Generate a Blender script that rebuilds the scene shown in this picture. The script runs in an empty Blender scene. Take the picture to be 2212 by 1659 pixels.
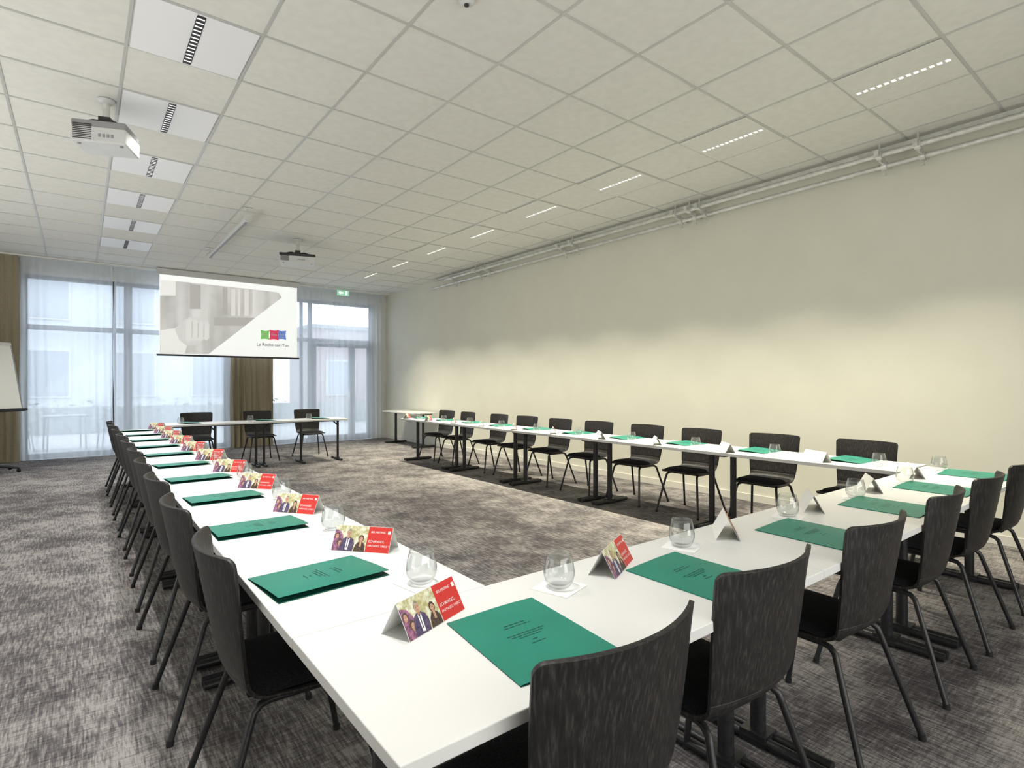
import bpy, math, random
from mathutils import Vector, Matrix
random.seed(7)
C = bpy.context.scene.collection
R = math.radians
ROOM_H = 3.584
CAM_H = 1.35
TOP = 0.7425
WX = 6.10      # right wall
WY = 13.0      # far wall
ORD = ['first','second','third','fourth','fifth','sixth','seventh','eighth','ninth','tenth','eleventh']

# ------------------------------------------------------------------ materials
def mat(name, col=(.8,.8,.8), rough=.6, metal=0., spec=.5, emit=None, estr=0.):
    m = bpy.data.materials.new(name); m.use_nodes = True
    b = m.node_tree.nodes['Principled BSDF']
    b.inputs['Base Color'].default_value = (*col, 1)
    b.inputs['Roughness'].default_value = rough
    b.inputs['Metallic'].default_value = metal
    b.inputs['Specular IOR Level'].default_value = spec
    if emit:
        b.inputs['Emission Color'].default_value = (*emit, 1)
        b.inputs['Emission Strength'].default_value = estr
    return m
def nd(m, t, **kw):
    n = m.node_tree.nodes.new(t)
    for k, v in kw.items():
        if k in n.inputs: n.inputs[k].default_value = v
        else: setattr(n, k, v)
    return n
def lk(m, a, b): m.node_tree.links.new(a, b)
def noise(m, scale, vec_scale=(1,1,1), detail=3, rough=.5, rot=0):
    tc = nd(m, 'ShaderNodeTexCoord'); mp = nd(m, 'ShaderNodeMapping')
    mp.inputs['Scale'].default_value = vec_scale
    mp.inputs['Rotation'].default_value = (0,0,rot)
    lk(m, tc.outputs['Object'], mp.inputs['Vector'])
    n = nd(m, 'ShaderNodeTexNoise'); n.inputs['Scale'].default_value = scale
    n.inputs['Detail'].default_value = detail; n.inputs['Roughness'].default_value = rough
    lk(m, mp.outputs[0], n.inputs['Vector'])
    return n.outputs['Fac']
def math_n(m, op, a, b):
    n = nd(m, 'ShaderNodeMath', operation=op)
    for i, x in enumerate((a, b)):
        if isinstance(x, (int, float)): n.inputs[i].default_value = x
        else: lk(m, x, n.inputs[i])
    return n.outputs[0]
def maprange(m, x, a, b, c=0., d=1.):
    r = nd(m, 'ShaderNodeMapRange'); lk(m, x, r.inputs[0])
    for i, q in enumerate((a,b,c,d)): r.inputs[i+1].default_value = q
    return r.outputs[0]
def ramp(m, fac, stops):
    r = nd(m, 'ShaderNodeValToRGB'); e = r.color_ramp.elements
    while len(e) < len(stops): e.new(.5)
    for i, (p, c) in enumerate(stops):
        e[i].position = p; e[i].color = (*c, 1)
    lk(m, fac, r.inputs[0]); return r.outputs[0]
def bsdf(m): return m.node_tree.nodes['Principled BSDF']
def bump(m, h, strength=.2, dist=.002):
    b = nd(m, 'ShaderNodeBump'); b.inputs['Strength'].default_value = strength; b.inputs['Distance'].default_value = dist
    lk(m, h, b.inputs['Height']); lk(m, b.outputs[0], bsdf(m).inputs['Normal'])
def noisy(name, c1, c2, scale, vs=(1,1,1), rough=.6, lo=.35, hi=.65, bmp=0., spec=.5, detail=3):
    m = mat(name, c1, rough, spec=spec)
    n = noise(m, scale, vs, detail)
    lk(m, ramp(m, n, [(lo, c1), (hi, c2)]), bsdf(m).inputs['Base Color'])
    if bmp: bump(m, n, bmp)
    return m

# carpet: broken dark scratches in both directions, denser in some patches than in others
M = {}
m = mat('carpet', rough=.95, spec=.1)
big = noise(m, .75, (1,.9,1), 2, .5)
med = noise(m, 3.2, (1,1,1), 3, .6)
patch = math_n(m, 'ADD', math_n(m,'MULTIPLY', math_n(m,'SUBTRACT',big,.5), .32), math_n(m,'MULTIPLY', math_n(m,'SUBTRACT',med,.5), .36))
fac = None
for vsc, wgt in (((75,7,1),.36), ((8,62,1),.20), ((150,16,1),.26), ((18,130,1),.18)):
    s = noise(m, 1.0, vsc, 2, .55)
    q = math_n(m, 'ADD', math_n(m,'SUBTRACT', s, .485), patch)
    q = math_n(m, 'MULTIPLY', maprange(m, q, -.085, .085), wgt)
    fac = q if fac is None else math_n(m, 'ADD', fac, q)
fib = noise(m, 230, (1,1,1), 1, .5)
fac = math_n(m, 'ADD', fac, math_n(m,'MULTIPLY', math_n(m,'SUBTRACT',fib,.5), .5))
colr = ramp(m, fac, [(.0, (.058,.052,.056)), (.35, (.108,.100,.103)), (.65, (.185,.173,.170)), (1., (.32,.302,.290))])
lk(m, colr, bsdf(m).inputs['Base Color']); bump(m, fib, .4, .004)
M['carpet'] = m
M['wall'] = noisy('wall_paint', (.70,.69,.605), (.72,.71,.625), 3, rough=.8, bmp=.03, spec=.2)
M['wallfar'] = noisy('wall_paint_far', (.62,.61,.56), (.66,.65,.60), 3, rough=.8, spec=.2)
M['tile'] = noisy('ceiling_tile', (.695,.690,.650), (.735,.728,.69), 14, rough=.9, spec=.1, detail=6)
M['tbar'] = mat('ceiling_tbar', (.50,.50,.48), .28, spec=.8)
M['wtrim'] = mat('white_trim', (.74,.74,.70), .5)
M['baseb'] = mat('baseboard_paint', (.7,.68,.62), .5)
M['laminate'] = noisy('white_laminate', (.685,.687,.675), (.705,.707,.695), 2, rough=.32, spec=.4)
M['blackmetal'] = noisy('black_powder_coat', (.012,.012,.014), (.022,.022,.024), 60, rough=.4, spec=.5)
M['rubber'] = mat('black_rubber', (.01,.01,.01), .8)
m = mat('black_stained_oak', rough=.48, spec=.36)
g = noise(m, 1.0, (150,150,5), 3, .6)
lk(m, ramp(m, g, [(.34, (.009,.008,.008)), (.52, (.016,.0145,.0142)), (.70, (.046,.042,.040))]), bsdf(m).inputs['Base Color'])
bump(m, g, .2, .0008); M['oak'] = m
M['cushion'] = noisy('black_seat_fabric', (.010,.010,.012), (.024,.024,.027), 220, rough=.95, bmp=.3, spec=.15)
M['folder'] = noisy('green_folder_card', (.004,.180,.128), (.006,.205,.146), 5, rough=.38, spec=.5)
M['folder_in'] = mat('green_folder_inside', (.004,.11,.085), .6)
M['ink'] = mat('dark_green_print', (.004,.055,.04), .5)
M['paper'] = mat('white_paper', (.80,.80,.77), .7, spec=.2)
M['napkin'] = noisy('napkin_paper', (.78,.78,.78), (.84,.84,.84), 60, rough=.9, bmp=.3, spec=.1)
M['red'] = mat('red_print', (.60,.035,.03), .4)
M['whiteink'] = mat('white_print', (.85,.85,.85), .5)
M['pic_bg'] = noisy('picture_background', (.42,.40,.18), (.78,.76,.62), 65, rough=.5, lo=.4, hi=.6)
M['pic_purple'] = noisy('picture_purple', (.12,.05,.11), (.42,.18,.30), 110, rough=.5)
M['pic_suit'] = noisy('picture_dark_suit', (.045,.035,.09), (.13,.09,.17), 120, rough=.5)
M['pic_skin'] = noisy('picture_skin', (.42,.22,.14), (.62,.38,.27), 160, rough=.5)
M['pic_hair'] = noisy('picture_dark_hair', (.035,.02,.015), (.11,.07,.05), 160, rough=.5)
M['pic_grey'] = noisy('picture_grey_hair', (.22,.20,.18), (.42,.40,.36), 160, rough=.5)
M['pic_yellow'] = noisy('picture_yellow', (.40,.36,.14), (.66,.62,.42), 90, rough=.5)
M['whiteplastic'] = noisy('white_plastic', (.60,.60,.60), (.64,.64,.64), 8, rough=.4)
M['darkplastic'] = mat('dark_plastic', (.03,.03,.035), .5)
M['greyplastic'] = mat('grey_plastic', (.30,.30,.31), .5)
M['steel'] = noisy('galvanised_steel', (.60,.60,.58), (.76,.76,.74), 14, rough=.28); bsdf(M['steel']).inputs['Metallic'].default_value = .4
M['lenslamp'] = mat('lamp_glow', (1,1,1), .5, emit=(1,.97,.9), estr=2.0)
M['louvre'] = mat('louvre_dark', (.03,.03,.03), .35, metal=.3)
M['lightpanel'] = mat('white_metal_panel', (.85,.85,.87), .35)
M['alu'] = mat('anthracite_aluminium', (.07,.08,.10), .5)
M['drape'] = noisy('taupe_drape', (.27,.235,.165), (.34,.295,.21), 90, rough=.85, bmp=.2, spec=.15)
M['screenfab'] = mat('projection_fabric', (.9,.9,.9), .8, emit=(.95,1,.98), estr=.58)  # emission stands in for the projector's light on the fabric
M['board'] = mat('flipchart_board', (.80,.80,.76), .5)
# sheer
m = bpy.data.materials.new('sheer_voile'); m.use_nodes = True; nt = m.node_tree
for n in list(nt.nodes): nt.nodes.remove(n)
out = nd(m, 'ShaderNodeOutputMaterial'); tr = nd(m, 'ShaderNodeBsdfTransparent'); tl = nd(m, 'ShaderNodeBsdfTranslucent'); df = nd(m, 'ShaderNodeBsdfDiffuse')
tr.inputs[0].default_value = (1,1,1,1); tl.inputs[0].default_value = (.86,.91,.98,1); df.inputs[0].default_value = (.86,.88,.91,1)
mx = nd(m, 'ShaderNodeMixShader'); mx.inputs[0].default_value = .32
lk(m, tl.outputs[0], mx.inputs[1]); lk(m, df.outputs[0], mx.inputs[2])
m2 = nd(m, 'ShaderNodeMixShader')
lw = nd(m, 'ShaderNodeLayerWeight'); lw.inputs[0].default_value = .45
mr = nd(m, 'ShaderNodeMapRange'); mr.inputs[3].default_value = .58; mr.inputs[4].default_value = .93
lk(m, lw.outputs['Facing'], mr.inputs[0]); lk(m, mr.outputs[0], m2.inputs[0])
lk(m, tr.outputs[0], m2.inputs[1]); lk(m, mx.outputs[0], m2.inputs[2]); lk(m, m2.outputs[0], out.inputs[0])
M['sheer'] = m
# clear glass
def clear(name, base, amt):
    m = bpy.data.materials.new(name); m.use_nodes = True; nt = m.node_tree
    for n in list(nt.nodes): nt.nodes.remove(n)
    out = nd(m, 'ShaderNodeOutputMaterial'); tr = nd(m, 'ShaderNodeBsdfTransparent'); gl = nd(m, 'ShaderNodeBsdfGlossy')
    gl.inputs['Roughness'].default_value = .03; gl.inputs[0].default_value = (.95,.95,.95,1)
    lw = nd(m, 'ShaderNodeLayerWeight'); lw.inputs[0].default_value = .5
    tint = ramp(m, lw.outputs['Facing'], [(.0, base), (.66, base), (.97, tuple(x*.40 for x in base))])
    lk(m, tint, tr.inputs[0])
    mr = nd(m, 'ShaderNodeMapRange'); mr.inputs[1].default_value = .0; mr.inputs[2].default_value = 1.; mr.inputs[3].default_value = .05; mr.inputs[4].default_value = amt
    pw = math_n(m, 'POWER', lw.outputs['Facing'], 3.)
    lk(m, pw, mr.inputs[0])
    mx = nd(m, 'ShaderNodeMixShader'); lk(m, mr.outputs[0], mx.inputs[0]); lk(m, tr.outputs[0], mx.inputs[1]); lk(m, gl.outputs[0], mx.inputs[2])
    lk(m, mx.outputs[0], out.inputs[0]); return m
M['glass'] = clear('drinking_glass_clear', (.93,.94,.94), .7)
M['pane'] = clear('window_glass', (.95,.97,.98), .2)

# ------------------------------------------------------------------ mesh builder
class MB:
    def __init__(s): s.v=[]; s.f=[]; s.mi=[]; s.sm=[]
    def add(s, vs, fs, mi=0, sm=False):
        o = len(s.v); s.v += [tuple(p) for p in vs]
        for f in fs: s.f.append([o+i for i in f]); s.mi.append(mi); s.sm.append(sm)
        return s
    def box(s, x0,x1,y0,y1,z0,z1, mi=0, T=None):
        vs = [Vector(p) for p in ((x0,y0,z0),(x1,y0,z0),(x1,y1,z0),(x0,y1,z0),(x0,y0,z1),(x1,y0,z1),(x1,y1,z1),(x0,y1,z1))]
        if T: vs = [T @ p for p in vs]
        return s.add(vs, [(0,3,2,1),(4,5,6,7),(0,1,5,4),(1,2,6,5),(2,3,7,6),(3,0,4,7)], mi)
    def tube(s, pts, r, n=10, mi=0, caps=True):
        pts = [Vector(p) for p in pts]; vs=[]; fs=[]
        a = None
        for i, p in enumerate(pts):
            if i == 0: t = pts[1]-pts[0]
            elif i == len(pts)-1: t = pts[-1]-pts[-2]
            else: t = (pts[i+1]-p).normalized() + (p-pts[i-1]).normalized()
            t.normalize()
            if a is None:
                a = t.orthogonal().normalized()
            else:
                a = (a - t*a.dot(t)).normalized()
            b = t.cross(a)
            rr = r[i] if isinstance(r, (list,tuple)) else r
            for k in range(n):
                w = 2*math.pi*k/n
                vs.append(p + a*(rr*math.cos(w)) + b*(rr*math.sin(w)))
        for i in range(len(pts)-1):
            for k in range(n):
                k2=(k+1)%n
                fs.append((i*n+k, i*n+k2, (i+1)*n+k2, (i+1)*n+k))
        s.add(vs, fs, mi, True)
        if caps:
            s.add(vs[:n], [tuple(reversed(range(n)))], mi); s.add(vs[-n:], [tuple(range(n))], mi)
        return s
    def lathe(s, prof, n=28, c=(0,0,0), mi=0):
        vs=[]; fs=[]
        for r, z in prof:
            for k in range(n):
                w=2*math.pi*k/n; vs.append((c[0]+r*math.cos(w), c[1]+r*math.sin(w), c[2]+z))
        for i in range(len(prof)-1):
            for k in range(n):
                k2=(k+1)%n; fs.append((i*n+k, i*n+k2, (i+1)*n+k2, (i+1)*n+k))
        return s.add(vs, fs, mi, True)
    def grid(s, fn, nu, nv, mi=0, sm=True):
        vs=[fn(i/nu, j/nv) for j in range(nv+1) for i in range(nu+1)]
        fs=[(j*(nu+1)+i, j*(nu+1)+i+1, (j+1)*(nu+1)+i+1, (j+1)*(nu+1)+i) for j in range(nv) for i in range(nu)]
        return s.add(vs, fs, mi, sm)
    def build(s, name, mats, parent=None, bevel=0, seg=2, loc=None, rz=0):
        me = bpy.data.meshes.new(name); me.from_pydata(s.v, [], s.f)
        if not isinstance(mats, (list,tuple)): mats=[mats]
        for q in mats: me.materials.append(q)
        for i, p in enumerate(me.polygons): p.material_index = s.mi[i]; p.use_smooth = s.sm[i]
        me.update(); o = bpy.data.objects.new(name, me); C.objects.link(o)
        if parent: o.parent = parent
        if loc: o.location = loc
        o.rotation_euler.z = rz
        if bevel:
            b = o.modifiers.new('bevel', 'BEVEL'); b.width = bevel; b.segments = seg; b.limit_method = 'ANGLE'
        return o
def tag(o, label, cat, group=None, kind=None):
    o['label']=label; o['category']=cat
    if group: o['group']=group
    if kind: o['kind']=kind
    return o
def thing(name, label, cat, loc=(0,0,0), rz=0, group=None):
    o = bpy.data.objects.new(name, None); C.objects.link(o); o.empty_display_size=.1
    o.location=loc; o.rotation_euler=(0,0,rz)
    return tag(o, label, cat, group)
def struct(name, mb, mt, parent=None, label=None, **k):
    o = mb.build(name, mt, parent, **k); o['kind']='structure'
    if label: o['label']=label
    return o
def dup(root, loc, rz, label, group=None):
    r = root.copy(); C.objects.link(r); r.location=loc; r.rotation_euler=(0,0,rz); r['label']=label
    if group: r['group']=group
    for ch in list(root.children):
        c = ch.copy(); C.objects.link(c); c.parent=r
        for g in list(ch.children):
            d = g.copy(); C.objects.link(d); d.parent=c
    return r
def text_mesh(s, size, align='LEFT'):
    cu = bpy.data.curves.new('txt','FONT'); cu.body=s; cu.size=size; cu.align_x=align
    o = bpy.data.objects.new('txt', cu); C.objects.link(o)
    bpy.context.view_layer.update()
    me = bpy.data.meshes.new_from_object(o.evaluated_get(bpy.context.evaluated_depsgraph_get()))
    vs=[tuple(p.co) for p in me.vertices]; fs=[tuple(p.vertices) for p in me.polygons]
    bpy.data.objects.remove(o); bpy.data.meshes.remove(me)
    return vs, fs

# ------------------------------------------------------------------ room shell
LX, BY = -3.4, -2.2
struct('floor', MB().box(LX,WX,BY,WY,-.1,0), M['carpet'], label='grey and beige streaked carpet floor')
struct('ceiling', MB().box(LX,WX,BY,WY,ROOM_H,ROOM_H+.1), M['tile'], label='suspended ceiling of square cream tiles')
gb = MB(); TX, TY = .6875, .6665
x = .585+TX/2-TX*6
while x < WX:
    if x > LX: gb.box(x-.0095,x+.0095,BY,WY,ROOM_H-.005,ROOM_H+.001)
    x += TX
y = 1.454+TY/2-TY*6
while y < WY:
    if y > BY: gb.box(LX,WX,y-.0095,y+.0095,ROOM_H-.0045,ROOM_H+.001)
    y += TY
struct('trim_1', gb, M['tbar'], label='white metal grid of the suspended ceiling')
struct('wall_right', MB().box(WX,WX+.15,BY,WY+.2,-.1,ROOM_H+.1), M['wall'], label='plain cream right wall')
struct('wall_left', MB().box(LX-.15,LX,BY,WY+.2,-.1,ROOM_H+.1), M['wall'])
struct('wall_back', MB().box(LX,WX,BY-.15,BY,-.1,ROOM_H+.1), M['wall'])
WT = 3.30
fw = MB()
fw.box(LX,WX,WY,WY+.2,WT,ROOM_H+.1)
for a,b in ((LX,-.80),(2.50,3.32),(5.75,WX)): fw.box(a,b,WY,WY+.2,-.1,WT)
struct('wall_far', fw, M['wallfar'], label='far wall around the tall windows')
struct('baseboard_right', MB().box(WX-.014,WX,BY,WY,0,.085), M['baseb'], bevel=.003)
struct('baseboard_far', MB().box(5.75,WX-.014,WY-.014,WY,0,.085), M['baseb'], bevel=.003)

# windows
def bars(mb, xs, zs, x0, x1, z0, z1, w=.06, y0=WY+.04, y1=WY+.11):
    for xx, ww in xs: mb.box(xx-ww/2, xx+ww/2, y0, y1, z0, z1)
    for zz, ww in zs: mb.box(x0, x1, y0+.003, y1-.003, zz-ww/2, zz+ww/2)
w1 = MB(); bars(w1, [(-.765,.07),(.52,.06),(.74,.13),(2.46,.08)], [(.05,.10),(2.37,.09),(WT-.035,.07)], -.8, 2.5, 0, WT)
o = struct('window_1', w1, M['alu'], label='tall left window with dark frame behind sheer curtain')
struct('window_pane', MB().box(-.78,2.48,WY+.07,WY+.078,.1,WT-.07), M['pane'], o)
w2 = MB(); bars(w2, [(3.36,.08),(4.02,.06),(4.22,.08),(5.71,.08)], [(2.37,.09),(WT-.035,.07)], 3.32, 5.75, 0, WT)
w2.box(3.32,4.22,WY+.043,WY+.107,0,.10)
o = struct('window_2', w2, M['alu'], label='tall right window with dark frame around the glazed door')
struct('window_pane', MB().box(3.36,4.2,WY+.07,WY+.078,.1,WT-.07), M['pane'], o)
struct('window_pane', MB().box(4.24,5.7,WY+.07,WY+.078,2.41,WT-.07), M['pane'], o)
d1 = MB(); bars(d1, [(4.31,.09),(5.19,.09),(5.27,.06),(5.64,.06)], [(.07,.14),(2.27,.09)], 4.265, 5.668, .01, 2.32, y0=WY+.045, y1=WY+.105)
o = struct('door_1', d1, M['alu'], label='glazed terrace door with dark frame')
struct('door_pane', MB().box(4.35,5.62,WY+.07,WY+.078,.14,2.24), M['pane'], o)
hb = MB(); hb.box(5.13,5.17,WY+.02,WY+.045,1.0,1.2); hb.tube([(5.15,WY+.03,1.1),(5.15,WY-.015,1.1),(5.04,WY-.015,1.1)],.009)
struct('door_handle', hb, M['steel'], o)

# exterior
struct('floor_terrace', MB().box(-14,22,WY+.2,40,-.2,-.05), noisy('terrace_paving',(.36,.36,.37),(.44,.44,.44),2,rough=.9), label='pale paved terrace outside the windows')
def building(name, label, x0, x1, y, h, col, rows, cols, ww, wh, z0):
    t = thing(name, label, 'building', ((x0+x1)/2, y, -.05))
    w = (x1-x0)/2
    MB().box(-w,w,0,3,0,h).build('facade', noisy(name+'_render', col, tuple(c*.93 for c in col), 1, rough=.9), t)
    for r in range(rows):
        for c in range(cols):
            cx = -w + (c+.5)*2*w/cols; zz = z0 + r*2.6
            f = MB(); f.box(cx-ww/2-.06,cx+ww/2+.06,-.06,-.001,zz-.06,zz+wh+.06)
            fo = f.build('window_frame', M['whiteplastic'], t)
            MB().box(cx-ww/2,cx+ww/2,-.08,-.062,zz,zz+wh).build('window_glass', mat(name+'_glz%d%d'%(r,c),(.34,.37,.42),.2), fo)
    MB().box(-w-.1,w+.1,-.15,3.1,h,h+.15).build('roof_edge', M['greyplastic'], t)
    return t
building('apartment_building', 'pale grey building across the terrace seen through the left sheer curtain', -7, 5.2, 24, 6.3, (.56,.59,.63), 2, 5, 1.2, 1.5, 1.0)
building('low_building', 'pinkish low building seen through the right sheer curtain', 7.2, 14, 22, 3.6, (.46,.39,.40), 1, 3, 1.1, 1.3, 1.0)
def hedge():
    mb = MB(); random.seed(3)
    for i in range(900):
        x=random.uniform(-6,12); y=random.gauss(0,.18); z=random.uniform(0,.95); a=random.uniform(0,6.28); s=.09
        p=Vector((x,y,z)); u=Vector((math.cos(a),math.sin(a),random.uniform(-.6,.6)))*s; w=Vector((random.uniform(-1,1),random.uniform(-1,1),random.uniform(-1,1))).normalized()*s
        mb.add([p-u,p+w*.5,p+u,p-w*.5],[(0,1,2,3)])
    mb.box(-6,12,-.15,.15,0,.75)
    o = mb.build('hedge', noisy('hedge_leaves',(.24,.26,.25),(.32,.34,.33),12,rough=.9), loc=(0,20,-.05))
    tag(o,'low clipped grey-green hedge along the far side of the terrace','hedge')
hedge()
def garden_chair(loc, rz, label, first=[None]):
    if first[0] is None:
        t = thing('garden_chair', label, 'chair', loc, rz, 'terrace chairs behind the sheer curtain')
        MB().box(-.21,.21,-.20,.20,.42,.445).build('seat', M['greyplastic'], t, bevel=.008)
        b = MB(); b.tube([(-.20,-.2,.44),(-.21,-.26,.84),(0,-.28,.88),(.21,-.26,.84),(.20,-.2,.44)],.014)
        for k in range(-2,3): b.tube([(k*.07,-.2,.44),(k*.075,-.27,.865)],.009,6)
        b.build('backrest', M['greyplastic'], t)
        for sx in (-1,1):
            MB().tube([(sx*.2,-.26,.64),(sx*.24,-.05,.65),(sx*.24,.16,.64),(sx*.21,.18,.43)],.012).build('armrest', M['greyplastic'], t)
            for sy in (-1,1):
                MB().tube([(sx*.19,sy*.17,.42),(sx*.23,sy*.22,0)],.013).build('leg', M['greyplastic'], t)
        first[0]=t; return t
    return dup(first[0], loc, rz, label)
garden_chair((.55,15.0,-.05), R(100), 'grey terrace chair outside, just right of the terrace table')
garden_chair((-1.0,15.3,-.05), R(-80), 'grey terrace chair outside, left of the terrace table')
garden_chair((1.45,15.6,-.05), R(200), 'grey terrace chair outside, farthest right behind the left sheer curtain')
t = thing('garden_table','square grey terrace table seen through the left sheer curtain','table',(-.25,15.1,-.05),R(8))
MB().box(-.36,.36,-.36,.36,.71,.74).build('tabletop', M['greyplastic'], t, bevel=.005)
for sx in (-1,1):
    for sy in (-1,1): MB().tube([(sx*.3,sy*.3,.71),(sx*.32,sy*.32,0)],.016).build('leg', M['greyplastic'], t)

# curtains
def curtain(name, x0, x1, y, z0, z1, mt, label, cat, wl=.12, amp=.035, seed=0, group=None, hem=True):
    rnd = random.Random(seed); L=x1-x0; n=int(L/wl*12)
    ph=[rnd.uniform(0,6.28) for _ in range(4)]
    def off(s):
        q = s*L
        return amp*math.sin(2*math.pi*q/wl+1.9*math.sin(q*3.7+ph[0])+ph[1])*(.65+.35*math.sin(q*5.3+ph[3])) + amp*.45*math.sin(2*math.pi*q/(wl*2.3)+ph[2])
    t = thing(name, label, cat, ((x0+x1)/2, y, z0), 0, group)
    def g(u,v):
        return (u*L-L/2 + .012*math.sin(9*v+u*40), off(u)*(.55+.45*(1-v)), v*(z1-z0))
    MB().grid(g, n, 10).build('curtain_panel', mt, t)
    def tp(u,v):
        p=g(u,1); return (p[0], p[1]-.004, p[2]-.06+v*.06)
    MB().grid(tp, n, 1).build('heading_tape', mt, t)
    return t
curtain('sheer_curtain', -.82, .50, 12.83, .015, ROOM_H-.03, M['sheer'], 'white sheer curtain over the leftmost part of the window', 'sheer curtain', .12, .015, 1)
curtain('sheer_curtain', .505, 2.50, 12.87, .015, ROOM_H-.03, M['sheer'], 'white sheer curtain hanging between the dark mullion and the central drape, behind the screen', 'sheer curtain', .15, .017, 2)
curtain('sheer_curtain', 3.34, 4.70, 12.83, .015, ROOM_H-.03, M['sheer'], 'white sheer curtain just right of the central taupe drape', 'sheer curtain', .12, .015, 3)
curtain('sheer_curtain', 4.705, 5.98, 12.87, .015, ROOM_H-.03, M['sheer'], 'white sheer curtain over the glazed door beside the right wall', 'sheer curtain', .13, .017, 4)
curtain('drape', -1.75, -.82, 12.74, .012, ROOM_H-.03, M['drape'], 'taupe beige drape at the far left behind the flipchart', 'curtain', .13, .045, 5, 'taupe drapes')
curtain('drape', 2.51, 3.33, 12.80, .012, ROOM_H-.03, M['drape'], 'taupe beige drape hanging in the middle below the projection screen', 'curtain', .12, .045, 6, 'taupe drapes')
struct('trim_2', MB().box(-2.4,WX,12.70,12.92,ROOM_H-.028,ROOM_H-.004), M['wtrim'], label='white curtain track along the ceiling')

# ------------------------------------------------------------------ ceiling lights
LZ = ROOM_H-.0055
def light_fixture(label, loc, kind, group):
    t = thing('ceiling_light', label, 'ceiling light', loc, 0, group)
    h = .325; sw = .024 if kind==0 else .020
    p = MB(); p.box(-h,-sw,-h,h,-.004,.0); p.box(sw,h,-h,h,-.004,0); p.box(-sw,sw,-h,-.305,-.004,0); p.box(-sw,sw,.305,h,-.004,0)
    p.build('panel', M['lightpanel'] if kind==0 else M['tile'], t)
    MB().box(-sw+.001,sw-.001,-.304,.304,-.001,.0015).build('diffuser', M['lenslamp'], t)
    l = MB(); n = 13
    for k in range(n+1):
        yy = -.30+k*.6/n; w = .0135 if kind==0 else .009
        l.box(-sw+.001,sw-.001,yy-w,yy+w,-.006,-.002)
    e=.003
    l.box(-sw-.001,-sw+e,-.305,.305,-.007,-.001); l.box(sw-e,sw+.001,-.305,.305,-.007,-.001)
    l.build('louvre', M['louvre'] if kind==0 else M['wtrim'], t)
    return t
lf = [None,None]
ly = [1.454+1.333*i for i in range(8)]
def lamp(x, y, power, spread, size=(.05,.6), col=(1,.935,.74)):
    L = bpy.data.lights.new('slot_lamp','AREA'); L.shape='RECTANGLE'; L.size=size[0]; L.size_y=size[1]; L.energy=power; L.spread=spread
    L.color=col
    o = bpy.data.objects.new('slot_lamp', L); C.objects.link(o); o.location=(x,y,ROOM_H-.016); return o
for i, yy in enumerate(ly):
    lb = 'slot ceiling light in the right row, %s from the camera end' % ORD[i]
    if lf[1] is None: lf[1] = light_fixture(lb, (4.71,yy,LZ), 1, 'right row of slot lights')
    else: dup(lf[1], (4.71,yy,LZ), 0, lb)
    lamp(4.71, yy, 35, R(90))
for i, yy in enumerate(ly[2:]+[]):
    lb = 'white panel ceiling light with dark louvred slot, left row, %s from the camera' % ORD[i]
    if lf[0] is None: lf[0] = light_fixture(lb, (.585,yy,LZ), 0, 'left row of panel lights')
    else: dup(lf[0], (.585,yy,LZ), 0, lb)
for yy in ly: lamp(.585, yy, 17, R(95), col=(1,.98,.94))

# small ceiling detector at the top edge
t = thing('smoke_detector','small round white detector on the ceiling at the very top of the picture','smoke detector',(1.767,2.70,ROOM_H-.0055))
MB().lathe([(0,-.035),(.025,-.035),(.045,-.022),(.05,0),(0,0)],24).build('housing', M['whiteplastic'], t)
MB().lathe([(0,-.045),(.012,-.044),(.016,-.034)],16).build('sensor', M['darkplastic'], t)

# ------------------------------------------------------------------ projectors
def projector(label, loc, rz, w, dpt, hgt, body_m, drop, top_m):
    # loc is the bottom centre of the body
    t = thing('projector', label, 'projector', loc, rz)
    MB().box(-w/2,w/2,-dpt/2,dpt/2,0,hgt*.72).build('lower_case', body_m, t, bevel=.014, seg=3)
    MB().box(-w/2+.004,w/2-.004,-dpt/2+.004,dpt/2-.004,hgt*.70,hgt).build('upper_case', top_m, t, bevel=.012, seg=3)
    v = MB()
    for k in range(9): v.box(-w/2+.02,-w/2+.14,-dpt/2-.002,-dpt/2+.001,.02+k*hgt*.08,.026+k*hgt*.08)
    v.build('vent_grille', M['darkplastic'], t)
    p = MB()
    for k in range(4): p.box(.0+k*.028,.018+k*.028,-dpt/2-.002,-dpt/2+.001,hgt*.25,hgt*.40)
    p.build('connector_panel', M['greyplastic'], t)
    ln = MB(); ln.tube([(w*.22,dpt/2-.01,hgt*.5),(w*.22,dpt/2+.03,hgt*.5)],.035,20); ln.build('lens', M['darkplastic'], t)
    ft = MB()
    for sx in (-1,1): ft.tube([(sx*w*.38,-dpt*.35,-.008),(sx*w*.38,-dpt*.35,.002)],.012,12)
    ft.build('foot', M['greyplastic'], t)
    br = MB(); zt = hgt+.035
    br.box(-.07,.07,-.07,.07,hgt+.012,zt)
    for a in (35,145,215,325):
        e = Vector((math.cos(R(a))*w*.40, math.sin(R(a))*dpt*.44, hgt+.004))
        br.tube([(0,0,zt-.002),(e.x*.6,e.y*.6,zt-.002),tuple(e)],.012,8)
    br.box(-.04,.04,-.04,.04,zt,zt+.04)
    br.build('mounting_bracket', M['darkplastic'], t)
    pl = MB(); pl.tube([(0,0,zt+.03),(0,0,drop)],.025,16); pl.build('pole', M['steel'], t)
    MB().lathe([(0,drop-.03),(.04,drop-.028),(.06,drop-.006),(.06,drop),(0,drop)],24).build('ceiling_plate', M['whiteplastic'], t)
    return t
projector('white projector hanging from the ceiling at the upper left', (.165,5.41,3.19), R(-22), .37,.29,.17, M['whiteplastic'], ROOM_H-.006-3.19, M['greyplastic'])
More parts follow.
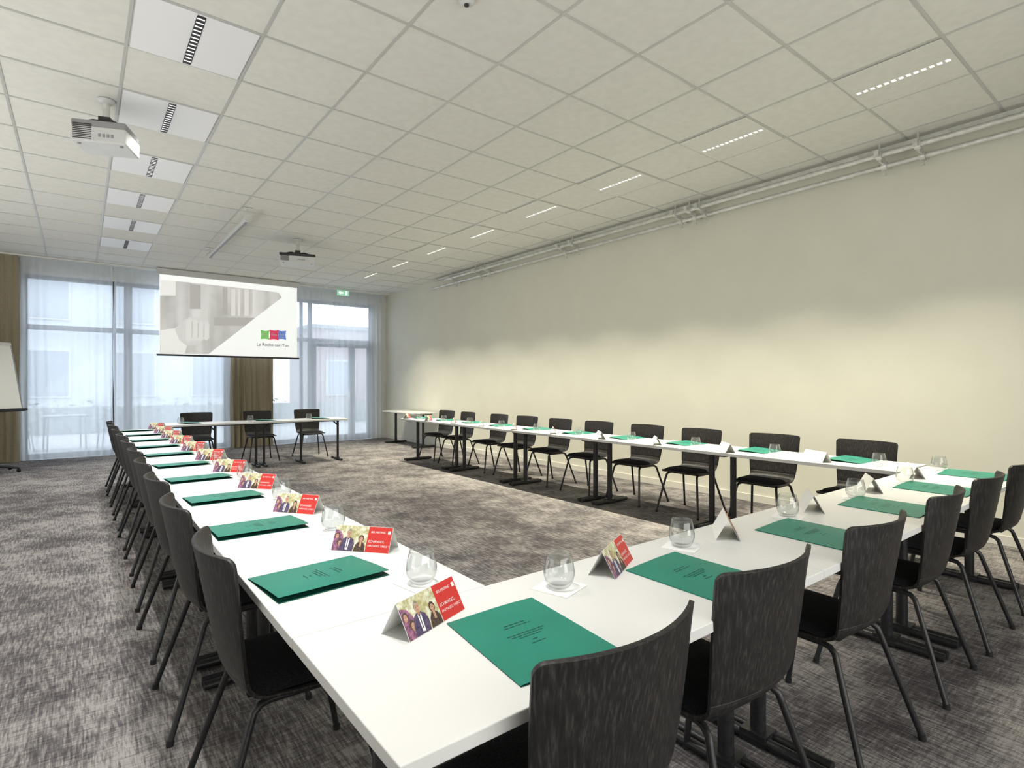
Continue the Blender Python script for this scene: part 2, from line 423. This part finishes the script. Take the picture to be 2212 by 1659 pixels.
projector('white and black projector hanging from the ceiling near the middle, in front of the screen', (2.66,8.81,3.19), R(-18), .52,.38,.14, M['whiteplastic'], ROOM_H-.006-3.19, M['darkplastic'])

# rolled screen case hanging from ceiling
t = thing('screen_case','long white rolled-up screen tube hung under the ceiling between the two projectors','screen case',(1.68,8.9,3.45))
MB().tube([(0,-1.27,0),(0,1.35,0)],.033,20).build('tube', M['whiteplastic'], t)
for yy in (-1.30,1.33):
    b = MB(); b.tube([(0,yy,0),(0,yy+.035,0)],.048,20); b.box(-.012,.012,yy+.005,yy+.03,.03,ROOM_H-.006-3.45); b.box(-.05,.05,yy-.01,yy+.045,ROOM_H-.006-3.45-.006,ROOM_H-.006-3.45)
    b.build('end_bracket', M['steel'], t)
MB().box(-.012,.012,-1.2,1.3,-.044,-.030).build('bottom_rod', M['greyplastic'], t)

# ------------------------------------------------------------------ pipe rail along right wall
t = thing('pipe_rail','twin galvanised pipe rail running under the ceiling along the right wall','rail',(5.92,5,3.42))
MB().tube([(-.06,-7.1,.05),(-.06,4.75,.05)],.022,14).build('upper_pipe', M['steel'], t)
MB().tube([(.07,-7.1,-.02),(.07,5.5,-.02)],.022,14).build('lower_pipe', M['steel'], t)
MB().box(.0,.05,-7.1,5.3,.10,.135).build('ceiling_channel', M['steel'], t)
for yy in (1.68,1.98,3.88,4.02,4.22,6.05,6.33,8.35,8.65,9.5):
    b = MB(); q = yy-5
    b.tube([(-.06,q-.022,.05),(-.06,q+.022,.05)],.040,14); b.tube([(.07,q-.022,-.02),(.07,q+.022,-.02)],.040,14)
    b.box(-.05,.06,q-.008,q+.008,-.01,.045); b.box(.06,.178,q-.02,q+.02,-.03,-.01); b.tube([(-.06,q,.08),(-.06,q,.155)],.008,8)
    b.tube([(-.10,q,.05),(-.135,q,.05)],.012,8); b.tube([(.07,q,-.06),(.07,q,-.10)],.010,8); b.tube([(.07,q,-.09),(.07,q,-.105)],.018,8)
    b.box(-.145,-.13,q-.018,q+.018,.02,.08)
    b.build('pipe_clamp', M['steel'], t)

# ------------------------------------------------------------------ exit sign
t = thing('exit_sign','small lit green exit sign hanging above the glazed door','exit sign',(4.83,12.6,3.40))
MB().box(-.14,.14,-.02,.02,0,.12).build('housing', mat('exit_green',(.2,.5,.32),.5,emit=(.50,.85,.62),estr=.5), t, bevel=.004)
a = MB(); a.add([(-.12,-.0215,.06),(-.07,-.0215,.10),(-.07,-.0215,.075),(.0,-.0215,.075),(0,-.0215,.045),(-.07,-.0215,.045),(-.07,-.0215,.02)],[(0,6,5,4,3,2,1)])
a.box(.05,.09,-.0222,-.0205,.02,.10)
a.build('pictogram', mat('exit_white',(.9,.95,.9),.5,emit=(.9,1,.92),estr=1.2), t)
MB().tube([(-.1,0,.12),(-.1,0,ROOM_H-.006-3.40)],.005,8).tube([(.1,0,.12),(.1,0,ROOM_H-.006-3.40)],.005,8).build('hanger', M['steel'], t)

# ------------------------------------------------------------------ projection screen
SX0,SX1,SZ0,SZ1 = 1.21,3.78,1.93,3.47
t = thing('projection_screen','lowered projection screen showing hotel logos, hanging in front of the far window','projection screen',((SX0+SX1)/2,12.58,SZ0))
w = (SX1-SX0)/2; hS = SZ1-SZ0
MB().box(-w,w,-.001,.001,0,hS).build('fabric', M['screenfab'], t)
MB().box(-w-.05,w+.05,-.018,.018,-.035,0.0).build('bottom_bar', M['darkplastic'], t, bevel=.006)
MB().box(-w-.05,w+.05,-.05,.05,hS-.01,ROOM_H-.006-SZ0).build('case', M['whiteplastic'], t, bevel=.008)
def sp(u, v):
    s=(u-343)/298.; top=592+28*s; bot=768+4*s
    return (-w+s*2*w, hS*(1-(v-top)/(bot-top)))
def poly(pts, y): return [(p[0], y, p[1]) for p in pts]
pm = mat('projected_picture',(.3,.3,.3),.9)
g1 = noise(pm, 1.0, (4,1,.6), 1); g2 = noise(pm, 1.6, (1,1,1), 3)
vv = math_n(pm,'ADD', math_n(pm,'MULTIPLY',g1,.7), math_n(pm,'MULTIPLY',g2,.5))
cr = ramp(pm, vv, [(.42,(.46,.455,.44)),(.6,(.58,.575,.56)),(.78,(.72,.715,.70))])
lk(pm, cr, bsdf(pm).inputs['Base Color']); lk(pm, cr, bsdf(pm).inputs['Emission Color']); bsdf(pm).inputs['Emission Strength'].default_value=.55
pts = [sp(*q) for q in ((344,606),(344,767),(440,767),(604,641),(596,630),(560,626),(400,610))]
pic = MB(); pic.add(poly(pts,-.003),[tuple(range(len(pts)))],0)
def pmat(n,c): return mat(n,c,.9,emit=c,estr=.55)
hands = pmat('projected_hands',(.66,.655,.64)); strip = pmat('projected_stripes',(.74,.73,.71)); dk = pmat('projected_shade',(.45,.44,.42)); lt=pmat('projected_light',(.84,.84,.82)); fing=pmat('projected_finger',(.73,.725,.71)); gap=pmat('projected_gap',(.54,.53,.51))
def P4(a,mi,y): pic.add(poly([sp(*q) for q in a],y),[tuple(range(len(a)))],mi)
P4(((344,604),(344,640),(374,640),(374,608)),4,-.0034)
P4(((402,613),(402,668),(424,668),(424,616)),3,-.0036)
P4(((470,620),(470,680),(480,680),(480,621)),3,-.0036)
for u0,u1 in ((488,497),(503,508),(517,527),(536,542)): P4(((u0,623),(u0,682),(u1,682),(u1,624)),2,-.0038)
P4(((452,686),(452,704),(518,704),(541,686)),3,-.0037)
def blob(cx,cy,rx,ry,mi,y=-.0045,rot=0):
    q=[]
    for k in range(24):
        a=2*math.pi*k/24; dx,dy=rx*math.cos(a),ry*math.sin(a)
        q.append(sp(cx+dx*math.cos(rot)-dy*math.sin(rot), cy+dx*math.sin(rot)+dy*math.cos(rot)))
    pic.add(poly(q,y),[tuple(reversed(range(24)))],mi)
# clasped hands: palm, then four fingers with dark gaps, sleeve at lower left
P4(((345,716),(345,766),(392,766),(398,740),(372,712)),4,-.0040)
P4(((372,712),(394,690),(420,684),(440,694),(438,726),(416,748),(394,748),(380,736)),1,-.0042)
for k in range(4):
    u=396+k*12; vv0=692+k*3
    P4(((u,vv0),(u-3,vv0+44-k*4),(u+4,vv0+50-k*5),(u+10,vv0+42-k*4),(u+10,vv0+2),(u+5,vv0-5)),5,-.0048-.0002*k)
    P4(((u+9.5,vv0+4),(u+9,vv0+40-k*4),(u+11,vv0+40-k*4),(u+11.5,vv0+4)),6,-.0058)
pic.build('projected_picture', [pm,hands,strip,dk,lt,fing,gap], t)
lg = [('ibis',(.20,.52,.14),'styles',564), ('ibis',(.64,.05,.12),'',585), ('ibis',(.12,.20,.56),'budget',604)]
for i,(tx,cl,sub,cu) in enumerate(lg):
    cx,cz = sp(cu,723); s=.098 if i==1 else .090
    q=[]; cor=[(-1,1),(-1,-1),(1,-1),(1,1)]
    for a in range(4):
        p0=cor[a]; p1=cor[(a+1)%4]
        for k in range(6):
            f=k/6; px=p0[0]+(p1[0]-p0[0])*f; pz=p0[1]+(p1[1]-p0[1])*f
            ins=.16*math.sin(math.pi*f)
            if p0[0]==p1[0]: px*=1-ins
            else: pz*=1-ins
            q.append((cx+px*s, cz+pz*s*1.12))
    yy=-.007-.001*(i if i!=1 else 3)
    p=MB(); p.add(poly(q,yy),[tuple(range(len(q)))])
    po=p.build('logo_pillow', mat('logo_colour_%d'%i, cl,.8,emit=cl,estr=.6), t)
    vs,fs=text_mesh(tx,.085,'CENTER'); MB().add([(cx+a,yy-.0015,cz-.015+b) for a,b,_ in vs],fs).build('lettering', M['whiteink'], po)
    if sub:
        vs,fs=text_mesh(sub,.04,'CENTER'); MB().add([(cx+a,yy-.0015,cz-.055+b) for a,b,_ in vs],fs).build('lettering', M['whiteink'], po)
vs,fs=text_mesh('La Roche-sur-Yon',.098,'CENTER'); cx,cz=sp(583,748)
MB().add([(cx+a*.92,-.007,cz+b) for a,b,_ in vs],fs).build('lettering', mat('screen_text',(.03,.03,.05),.8), t)

# ------------------------------------------------------------------ flipchart
t = thing('flipchart','white flipchart easel on a black star base at the left edge','flipchart',(-1.06,11.45,0), R(37))
# local: board faces -y, leaning back
T = Matrix.Translation((0,-.12,.95)) @ Matrix.Rotation(R(-14),4,'X')
MB().box(-.36,.36,-.01,.012,0,1.06,T=T).build('board', M['greyplastic'], t, bevel=.004)
MB().box(-.335,.335,-.016,-.0105,.02,1.03,T=T).build('paper_pad', M['board'], t)
b=MB(); b.box(-.36,.36,-.10,-.012,-.03,-.015,T=T); b.box(-.36,.36,-.10,-.09,-.03,.0,T=T); b.build('pen_tray', M['darkplastic'], t)
MB().box(-.34,.34,-.035,.014,1.03,1.075,T=T).build('clamp_bar', M['whiteplastic'], t, bevel=.006)
MB().tube([(0,.03,.08),(0,.03,1.2)],.02,14).tube([(0,.03,1.2),(0,-.0,1.3)],.02,14).build('stem', M['steel'], t)
b=MB()
for k in range(5):
    a=2*math.pi*k/5+.3; b.tube([(0,.03,.11),(math.cos(a)*.15,.03+math.sin(a)*.15,.095),(math.cos(a)*.36,.03+math.sin(a)*.36,.065)],[.022,.02,.014],10)
b.build('star_base', M['blackmetal'], t)
for k in range(5):
    a=2*math.pi*k/5+.3; x,y=math.cos(a)*.36,.03+math.sin(a)*.36
    MB().tube([(x-.012,y,.028),(x+.012,y,.028)],.028,14).tube([(x,y,.05),(x,y,.07)],.008,8).build('castor', M['rubber'], t)
tm=MB(); Tm=T
tm.tube([Tm@Vector((.10,-.06,-.005)),Tm@Vector((.23,-.06,-.005))],.009,8); tag_o=tm.build('marker_pen', M['darkplastic'])
tag_o.location=t.location; tag_o.rotation_euler.z=t.rotation_euler.z
tag(tag_o,'dark marker pen lying in the flipchart tray','pen')

# ------------------------------------------------------------------ tables
def leg_asm(t, x, col_r=.028):
    lg = MB(); lg.tube([(x,0,.045),(x,0,TOP-.045)],col_r,16); lg.box(x-.03,x+.03,-.2,.2,TOP-.05,TOP-.029)
    return lg
def make_table(L, W, legs, label, loc, rz, group):
    t = thing('conference_table', label, 'table', loc, rz, group)
    MB().box(-L/2+.001,L/2-.001,-W/2,W/2,TOP-.028,TOP).build('tabletop', M['laminate'], t, bevel=.0025)
    for x in legs:
        lo = leg_asm(t, x).build('leg', M['blackmetal'], t)
        f = MB()
        for dx in (-.026,.026): f.tube([(x+dx,-W/2+.03,.026),(x+dx,W/2-.03,.026)],.020,12)
        f.box(x-.045,x+.045,-.05,.05,.01,.05)
        f.build('foot', M['blackmetal'], lo)
    MB().box(min(legs),max(legs),-.012,.012,TOP-.065,TOP-.045).build('crossbar', M['blackmetal'], t)
    return t
TL, TW = 1.515, .565
lab = 'white table with black legs in the left row, %s from the near corner'
t0 = make_table(TL, TW, (-TL/2+.11, TL/2-.11), lab%ORD[0], (.400+TW/2, 1.371+TL/2, 0), R(90), 'left row of tables')
for i in range(1,5): dup(t0, (.400+TW/2, 1.371+TL*(i+.5), 0), R(90), lab%ORD[i], 'left row of tables')
for i in range(5): dup(t0, (4.48+TW/2, 1.392+TL*(i+.5), 0), R(90), 'white table in the right row along the wall, %s from the near end'%ORD[i], 'right row of tables')
for i in range(3): dup(t0, (.400+TL*(i+.5), .806+TW/2, 0), 0, 'white table in the near row, %s from the left corner'%ORD[i], 'near row of tables')
# head tables with thinner legs
def head_table(x0, x1, legs, label):
    t = thing('conference_table', label, 'table', ((x0+x1)/2, 9.52+TW/2, 0), 0, 'head tables')
    L=x1-x0
    MB().box(-L/2+.001,L/2-.001,-TW/2,TW/2,TOP-.028,TOP).build('tabletop', M['laminate'], t, bevel=.0025)
    for lx, br in legs:
        x=lx-(x0+x1)/2
        lo=MB().tube([(x,-.05,.04),(x,-.05,TOP-.028)],.02,14).build('leg', M['blackmetal'], t)
        MB().tube([(x,-TW/2+.04,.02),(x,TW/2-.04,.02)],.018,12).box(x-.02,x+.02,-.09,-.01,.015,.05).build('foot', M['blackmetal'], lo)
        MB().tube([(x,-.05,TOP-.13),(x+br*.09,-.05,TOP-.04)],.011,8).build('brace', M['blackmetal'], lo)
    MB().box(-L/2+.1,L/2-.1,-.065,-.035,TOP-.055,TOP-.028).build('crossbar', M['blackmetal'], t)
    return t
head_table(.93,2.34,((1.02,1),(1.68,-1),(2.28,-1)),'white head table in front of the screen, left half')
head_table(2.342,3.74,((2.40,1),(3.0,-1),(3.64,-1)),'white head table in front of the window, right half')
dup(t0, (6.04-TW/2, 11.12, 0), R(90), 'white side table pushed against the right wall in the far corner', 'spare table')

# ------------------------------------------------------------------ chair
def make_chair(label, loc, rz, group):
    t = thing('meeting_chair', label, 'chair', loc, rz, group)
    prof = [(-.205,.505,.214),(-.218,.56,.221),(-.232,.63,.228),(-.247,.71,.234),(-.260,.78,.237),(-.270,.832,.239),(-.279,.868,.240)]
    seatp = [(-.205,.505,.214),(-.193,.478,.210),(-.172,.458,.208),(-.14,.447,.209),(-.05,.441,.212),(.06,.441,.216),(.14,.445,.218),(.185,.445,.214),(.208,.438,.196)]
    def interp(p, f, k): 
        q=f*(len(p)-1); i=min(int(q),len(p)-2); r=q-i; return p[i][k]+(p[i+1][k]-p[i][k])*r
    def at_z(p, z, k):
        for i in range(len(p)-1):
            if z <= p[i+1][1]+1e-9: 
                f=(z-p[i][1])/(p[i+1][1]-p[i][1]); return p[i][k]+(p[i+1][k]-p[i][k])*f
        return p[-1][k]
    def shell(p, u, v, cv0, cv1, offs=0):
        y,z,hw = (interp(p,v,k) for k in range(3)); s=(u-.5)*2
        cv = cv0+(cv1-cv0)*v
        return (s*hw, y+cv*s*s+offs, z)
    def finish(me, name, mt):
        o = me.build(name, mt, t); s = o.modifiers.new('solid','SOLIDIFY'); s.thickness=.011; s.offset=0
        b = o.modifiers.new('bevel','BEVEL'); b.width=.003; b.segments=2; b.limit_method='ANGLE'
        return o
    z0, zt, rc = .505, .868, .024
    zs = [z0+(zt-rc-z0)*k/12 for k in range(13)] + [zt-rc+rc*math.sin(math.pi/2*k/8) for k in range(1,9)]
    def back(u, v):
        z = zs[int(round(v*(len(zs)-1)))]; s=(u-.5)*2
        full = at_z(prof,z,2); hw = full; y = at_z(prof,z,0)
        if z > zt-rc: hw = hw-rc+math.sqrt(max(0,rc*rc-(z-zt+rc)**2))
        cv = .034+.034*(z-z0)/(zt-z0)
        xx = s*hw; q = xx/full
        return (xx, y+cv*q*q, z)
    finish(MB().grid(back, 16, len(zs)-1), 'backrest', M['oak'])
    finish(MB().grid(lambda u,v: shell(seatp,u,v,.034,.0), 14, 16), 'seat_shell', M['oak'])
    def cush(u,v):
        yy = -.165+v*.355; s=(u-.5)*2
        e = max(0,1-abs(s)**6)*max(0,1-abs(2*v-1)**8)
        return (s*.198*(1-.06*max(0,abs(2*v-1)-.7)/.3), yy, .452+.024*e**.35)
    cb = MB().grid(cush, 16, 14)
    cb.build('seat_cushion', M['cushion'], t)
    r=.0112
    for sx in (-1,1):
        for sy,fy in ((-1,-.275),(1,.235)):
            top=(sx*.165, sy*.10, .418)
            pts=[top,(sx*.172, sy*.128,.415),(sx*.180,sy*.148,.400),(sx*.184,sy*.155,.380),(sx*.248, fy, .012)]
            lo=MB().tube(pts, r, 10).build('leg', M['blackmetal'], t)
            MB().tube([(sx*.2465, fy*.995, .02),(sx*.2485, fy*1.002, 0.0)],.0135,10).build('glide', M['rubber'], lo)
    fr=MB()
    for sx in (-1,1): fr.tube([(sx*.165,-.10,.418),(sx*.165,.10,.418)], r, 10)
    for y in (-.09,.09): fr.tube([(-.165,y,.418),(.165,y,.418)], r*.9, 10)
    for sx in (-1,1):
        for y in (-.08,.08): fr.box(sx*.165-.015,sx*.165+.015,y-.02,y+.02,.424,.438)
    fr.build('under_frame', M['blackmetal'], t)
    return t
ch0=None
def put_chair(x,y,rz,label,group):
    global ch0
    if ch0 is None: ch0 = make_chair(label,(x,y,0),rz,group); return ch0
    return dup(ch0,(x,y,0),rz,label,group)
near_x=[.853,1.52,2.28,3.08,3.81,4.58]
near_y=[.950,1.00,.99,1.0,1.0,1.0]
for i,x in enumerate(near_x):
    put_chair(x, near_y[i], R(random.uniform(-3,3)), 'black stained wood shell chair at the near table row, %s from the left corner'%ORD[i], 'chairs along the near row')
for i in range(10):
    put_chair(.55+random.uniform(-.01,.01), 1.90+.768*i, R(-90+random.uniform(-3,3)), 'black stained wood shell chair tucked into the left table row, %s from the camera'%ORD[i], 'chairs along the left row')
ry=[1.90,2.66,3.46,4.19,4.95,5.68,6.42,7.12,8.00,8.72]
for i,y in enumerate(ry):
    put_chair(5.06+random.uniform(-.01,.02), y, R(90+random.uniform(-4,4)), 'black chair on the wall side of the right table row, %s from the near end'%ORD[i], 'chairs along the right row')
for (x,y,l) in ((1.55,10.45,'left'),(2.52,10.45,'middle'),(3.40,10.5,'right')):
    put_chair(x,y,R(180+random.uniform(-5,5)),'black chair behind the head table, %s one of three'%l,'chairs behind the head table')

# ------------------------------------------------------------------ place settings
FW, FH = .262, .345
def make_folder(label, loc, rz, group):
    t = thing('document_folder', label, 'folder', loc, rz, group)
    MB().box(-FW/2,FW/2,-FH/2,FH/2,0,.0015).build('back_cover', M['folder_in'], t)
    def zc(u): return .0035+.0125*math.sin(u*math.pi*.5)**1.2
    def top(u,v): return (-FW/2+u*FW*.985, -FH/2+v*FH, zc(u))
    def bot(u,v): p=top(1-u,v); return (p[0],p[1],p[2]-.001)
    c = MB().grid(top,12,1).grid(bot,12,1)
    c.add([(-FW/2,-FH/2,0),(-FW/2,FH/2,0),(-FW/2,FH/2,.0035),(-FW/2,-FH/2,.0035)],[(0,3,2,1)])
    co = c.build('front_cover', M['folder'], t)
    def flap(u,v): return (FW/2-.09+u*.086, -FH/2+.004+v*.335, .0022+u*.005)
    MB().grid(flap,3,1).build('inner_pocket', M['folder_in'], t)
    pr = MB(); rnd=random.Random(5)
    for yy,hw in ((.062,.030),(.050,.036),(.010,.052),(.000,.045),(-.010,.030),(-.030,.006),(-.045,.018)):
        x=-hw
        while x<hw:
            l=rnd.uniform(.006,.014); l=min(l,hw-x+.002)
            ua=(x+FW/2)/(FW*.985); ub=(x+l+FW/2)/(FW*.985)
            pr.add([(x,yy-.0016,zc(ua)+.0006),(x+l,yy-.0016,zc(ub)+.0006),(x+l,yy+.0016,zc(ub)+.0006),(x,yy+.0016,zc(ua)+.0006)],[(0,1,2,3)])
            x+=l+.003
    pr.build('cover_print', M['ink'], co)
    return t
def make_glass(label, loc, group):
    t = thing('drinking_glass', label, 'glass', loc, 0, group)
    MB().lathe([(.0,.0),(.025,.0),(.032,.004),(.042,.019),(.0468,.037),(.0468,.050),(.0435,.072),(.0385,.091),(.0365,.100),(.0353,.100),(.0372,.091),(.0425,.071),(.0457,.049),(.0455,.037),(.040,.021),(.028,.011),(0,.009)],32).build('bowl', M['glass'], t)
    return t
CW, CB, CHH = .225, .045, .082
SL = math.hypot(CB,CHH)
def make_card(label, loc, rz, group):
    t = thing('tent_card', label, 'name card', loc, rz, group)
    h=CW/2
    b=MB(); b.add([(-h,-CB,0),(h,-CB,0),(h,0,CHH),(-h,0,CHH),(-h,CB,0),(h,CB,0)],[(0,1,2,3),(3,2,5,4)])
    o=b.build('card', M['paper'], t); s=o.modifiers.new('s','SOLIDIFY'); s.thickness=.0008; s.offset=-1
    nrm=Vector((0,-CHH,CB)).normalized()
    def mp(a,bb,k=1):
        f=bb/SL; p=Vector((a,-CB+CB*f,CHH*f))+nrm*(.0004*k); return tuple(p)
    p=MB()
    def quad(a0,a1,b0,b1,mi,k): p.add([mp(a0,b0,k),mp(a1,b0,k),mp(a1,b1,k),mp(a0,b1,k)],[(0,1,2,3)],mi)
    def pl(pts,mi,k): p.add([mp(a,bb,k) for a,bb in pts],[tuple(range(len(pts)))],mi)
    def circ(ca,cb,r,mi,k,ry=None): pl([(ca+r*math.cos(2*math.pi*q/14),cb+(ry or r)*math.sin(2*math.pi*q/14)) for q in range(14)],mi,k)
    S=SL-.001
    quad(-h+.001,.02,.001,S,0,1)
    quad(-.046,-.014,S*.60,S,6,1.3)
    pl([(-h+.001,.001),(-.066,.001),(-.076,.05),(-.088,.070),(-h+.001,.078)],1,1.6)
    circ(-.100,.055,.0085,4,1.9,.011); circ(-.100,.052,.0065,3,2.1,.009)
    circ(-.085,.030,.010,4,1.9,.013); circ(-.084,.027,.0075,3,2.1,.010)
    # seated man, dark jacket, grey hair
    pl([(-.084,.001),(-.030,.001),(-.027,.026),(-.033,.043),(-.046,.051),(-.062,.051),(-.075,.044),(-.082,.026)],2,2.4)
    pl([(-.060,.006),(-.050,.004),(-.047,.048),(-.054,.040),(-.060,.048)],5,2.7)
    pl([(-.0565,.012),(-.0535,.012),(-.0525,.040),(-.0560,.040)],2,2.9)
    pl([(-.058,.046),(-.050,.046),(-.050,.056),(-.058,.056)],3,2.8)
    circ(-.054,.067,.0098,7,2.6,.0125); circ(-.0535,.063,.0082,3,3.0,.0112)
    for ex in (-.0568,-.0503): circ(ex,.0650,.0010,4,3.3)
    pl([(-.0562,.0578),(-.0512,.0574),(-.0518,.0566),(-.0556,.0568)],1,3.3)
    # woman, dark hair and brown top
    pl([(-.026,.001),(.0175,.001),(.0165,.020),(.008,.033),(-.002,.038),(-.012,.035),(-.022,.024)],4,2.5)
    pl([(-.007,.018),(.001,.018),(.001,.040),(-.007,.040)],3,2.8)
    circ(-.003,.048,.0105,4,2.7,.0130); circ(-.003,.0455,.0073,3,3.0,.0098)
    for ex in (-.0058,-.0002): circ(ex,.0470,.0009,4,3.3)
    pl([(-.0050,.0408),(-.0008,.0408),(-.0015,.0398),(-.0043,.0398)],8,3.3)
    p.build('picture_print',[M['pic_bg'],M['pic_purple'],M['pic_suit'],M['pic_skin'],M['pic_hair'],M['whiteink'],M['pic_yellow'],M['pic_grey'],M['red']],t)
    q=MB(); q.add([mp(.02,.001),mp(h-.001,.001),mp(h-.001,S),mp(.02,S)],[(0,1,2,3)])
    q.build('red_print', M['red'], t)
    x=MB()
    for s,a,bb,sz in (('IBIS MEETING',.030,.070,.0095),('ECHANGEZ,',.026,.036,.0115),('PARTAGEZ, CREEZ !',.026,.021,.0092)):
        vs,fs=text_mesh(s,sz); x.add([mp(a+u,bb+v,2) for u,v,_ in vs],fs)
    x.add([mp(.096,.068,2),mp(.107,.068,2),mp(.107,.079,2),mp(.096,.079,2)],[(0,1,2,3)])
    x.build('lettering', M['whiteink'], t)
    return t
src={}
def put(kind, x, y, rz, label, group, z=TOP):
    loc=(x,y,z+.0002)
    if kind not in src:
        if kind=='folder': src[kind]=make_folder(label,loc,rz,group)
        if kind=='glass': src[kind]=make_glass(label,loc,group)
        if kind=='card': src[kind]=make_card(label,loc,rz,group)
        if kind=='napkin':
            o=MB().box(-.062,.062,-.062,.062,0,.0012).box(-.060,.061,-.062,.059,.0012,.0022).build('paper_napkin',M['napkin'],None); o.location=loc; o.rotation_euler.z=rz
            src[kind]=tag(o,label,'napkin',group)
        return src[kind]
    return dup(src[kind],loc,rz,label,group)
def setting(folder, glass, card, rz, frot, crot, where, short):
    put('folder', folder[0], folder[1], rz+R(frot), 'green card document folder on the %s'%where, 'green folders on the %s'%short)
    put('napkin', glass[0], glass[1], rz+R(random.uniform(-25,25)), 'white paper napkin under the glass on the %s'%where, 'napkins on the %s'%short)
    put('glass', glass[0], glass[1], 0, 'clear stemless drinking glass on the %s'%where, 'glasses on the %s'%short, TOP+.0024)
    if card: put('card', card[0], card[1], R(crot), 'folded printed tent card on the %s'%where, 'tent cards on the %s'%short)
nf=[.845,1.53,2.335,3.13,3.88,4.68]; ng=[(1.13,1.224),(1.775,1.25),(2.56,1.235),(3.25,1.21),(3.97,1.205),(4.74,1.235)]
nc=[(.70,1.262,22),(1.395,1.255,26),(2.07,1.25,36),(2.82,1.25,32),(3.58,1.26,30),(4.32,1.27,30)]
for i in range(6):
    setting((nf[i],1.025), ng[i], nc[i][:2], 0, random.uniform(-3,3) if i else -6, nc[i][2], 'near table row, %s from the left corner'%ORD[i], 'near row')
for i in range(10):
    y=.768*i
    setting((.600+random.uniform(-.008,.008),1.750+y), (.828+random.uniform(-.01,.012),1.505+y*1.008), (.832+random.uniform(-.005,.008),1.955+y), R(-90), 3+random.uniform(-3,3), -50+random.uniform(-4,4), 'left table row, %s from the camera'%ORD[i], 'left row')
for i in range(10):
    y=.770*i
    setting((4.85+random.uniform(-.01,.01),1.83+y), (4.61+random.uniform(-.01,.02),1.56+y), (4.58+random.uniform(-.01,.005),1.99+y), R(90), random.uniform(-4,4), 50+random.uniform(-6,6)+(10 if i==0 else 0), 'right table row, %s from the near end'%ORD[i], 'right row')
for (fx,gx,l) in ((1.35,1.20,'left'),(2.45,2.17,'middle'),(3.35,3.10,'right')):
    setting((fx,9.86),(gx+.0,9.66),None,R(180),0,0,'head table, %s place'%l,'head table')

# ------------------------------------------------------------------ lights / world
W = bpy.data.worlds.new('World'); bpy.context.scene.world = W; W.use_nodes=True
bg=W.node_tree.nodes['Background']; bg.inputs[0].default_value=(.86,.93,1,1); bg.inputs[1].default_value=3.5
def area(loc, rot, sx, sy, p, col=(1,.99,.96)):
    L=bpy.data.lights.new('fill_lamp','AREA'); L.shape='RECTANGLE'; L.size=sx; L.size_y=sy; L.energy=p; L.color=col
    o=bpy.data.objects.new('fill_lamp',L); C.objects.link(o); o.location=loc; o.rotation_euler=rot
area((-2.2,5.5,.5),(R(180),0,0),1.6,9,135)                 # added fill pointing up along the left wall, unseen, brightens the ceiling
area((1.4,-1.9,1.5),(R(100),0,R(8)),5,2.2,115)                 # added fill behind the camera, aimed towards the far wall
area((-3.2,5,1.2),(R(75),0,R(-90)),8,1.6,40,(.95,.97,1))    # added cool fill at the windowless left wall, unseen

# ------------------------------------------------------------------ camera
cam=bpy.data.cameras.new('Camera'); co=bpy.data.objects.new('Camera',cam); C.objects.link(co)
cam.sensor_width=36; cam.lens=36*1201/2212; cam.clip_start=.02
co.location=(0,0,CAM_H); co.rotation_euler=(R(90),0,R(-37.87))
bpy.context.scene.camera=co
vs=bpy.context.scene.view_settings; vs.view_transform='Standard'; vs.look='None'; vs.exposure=0; vs.gamma=1
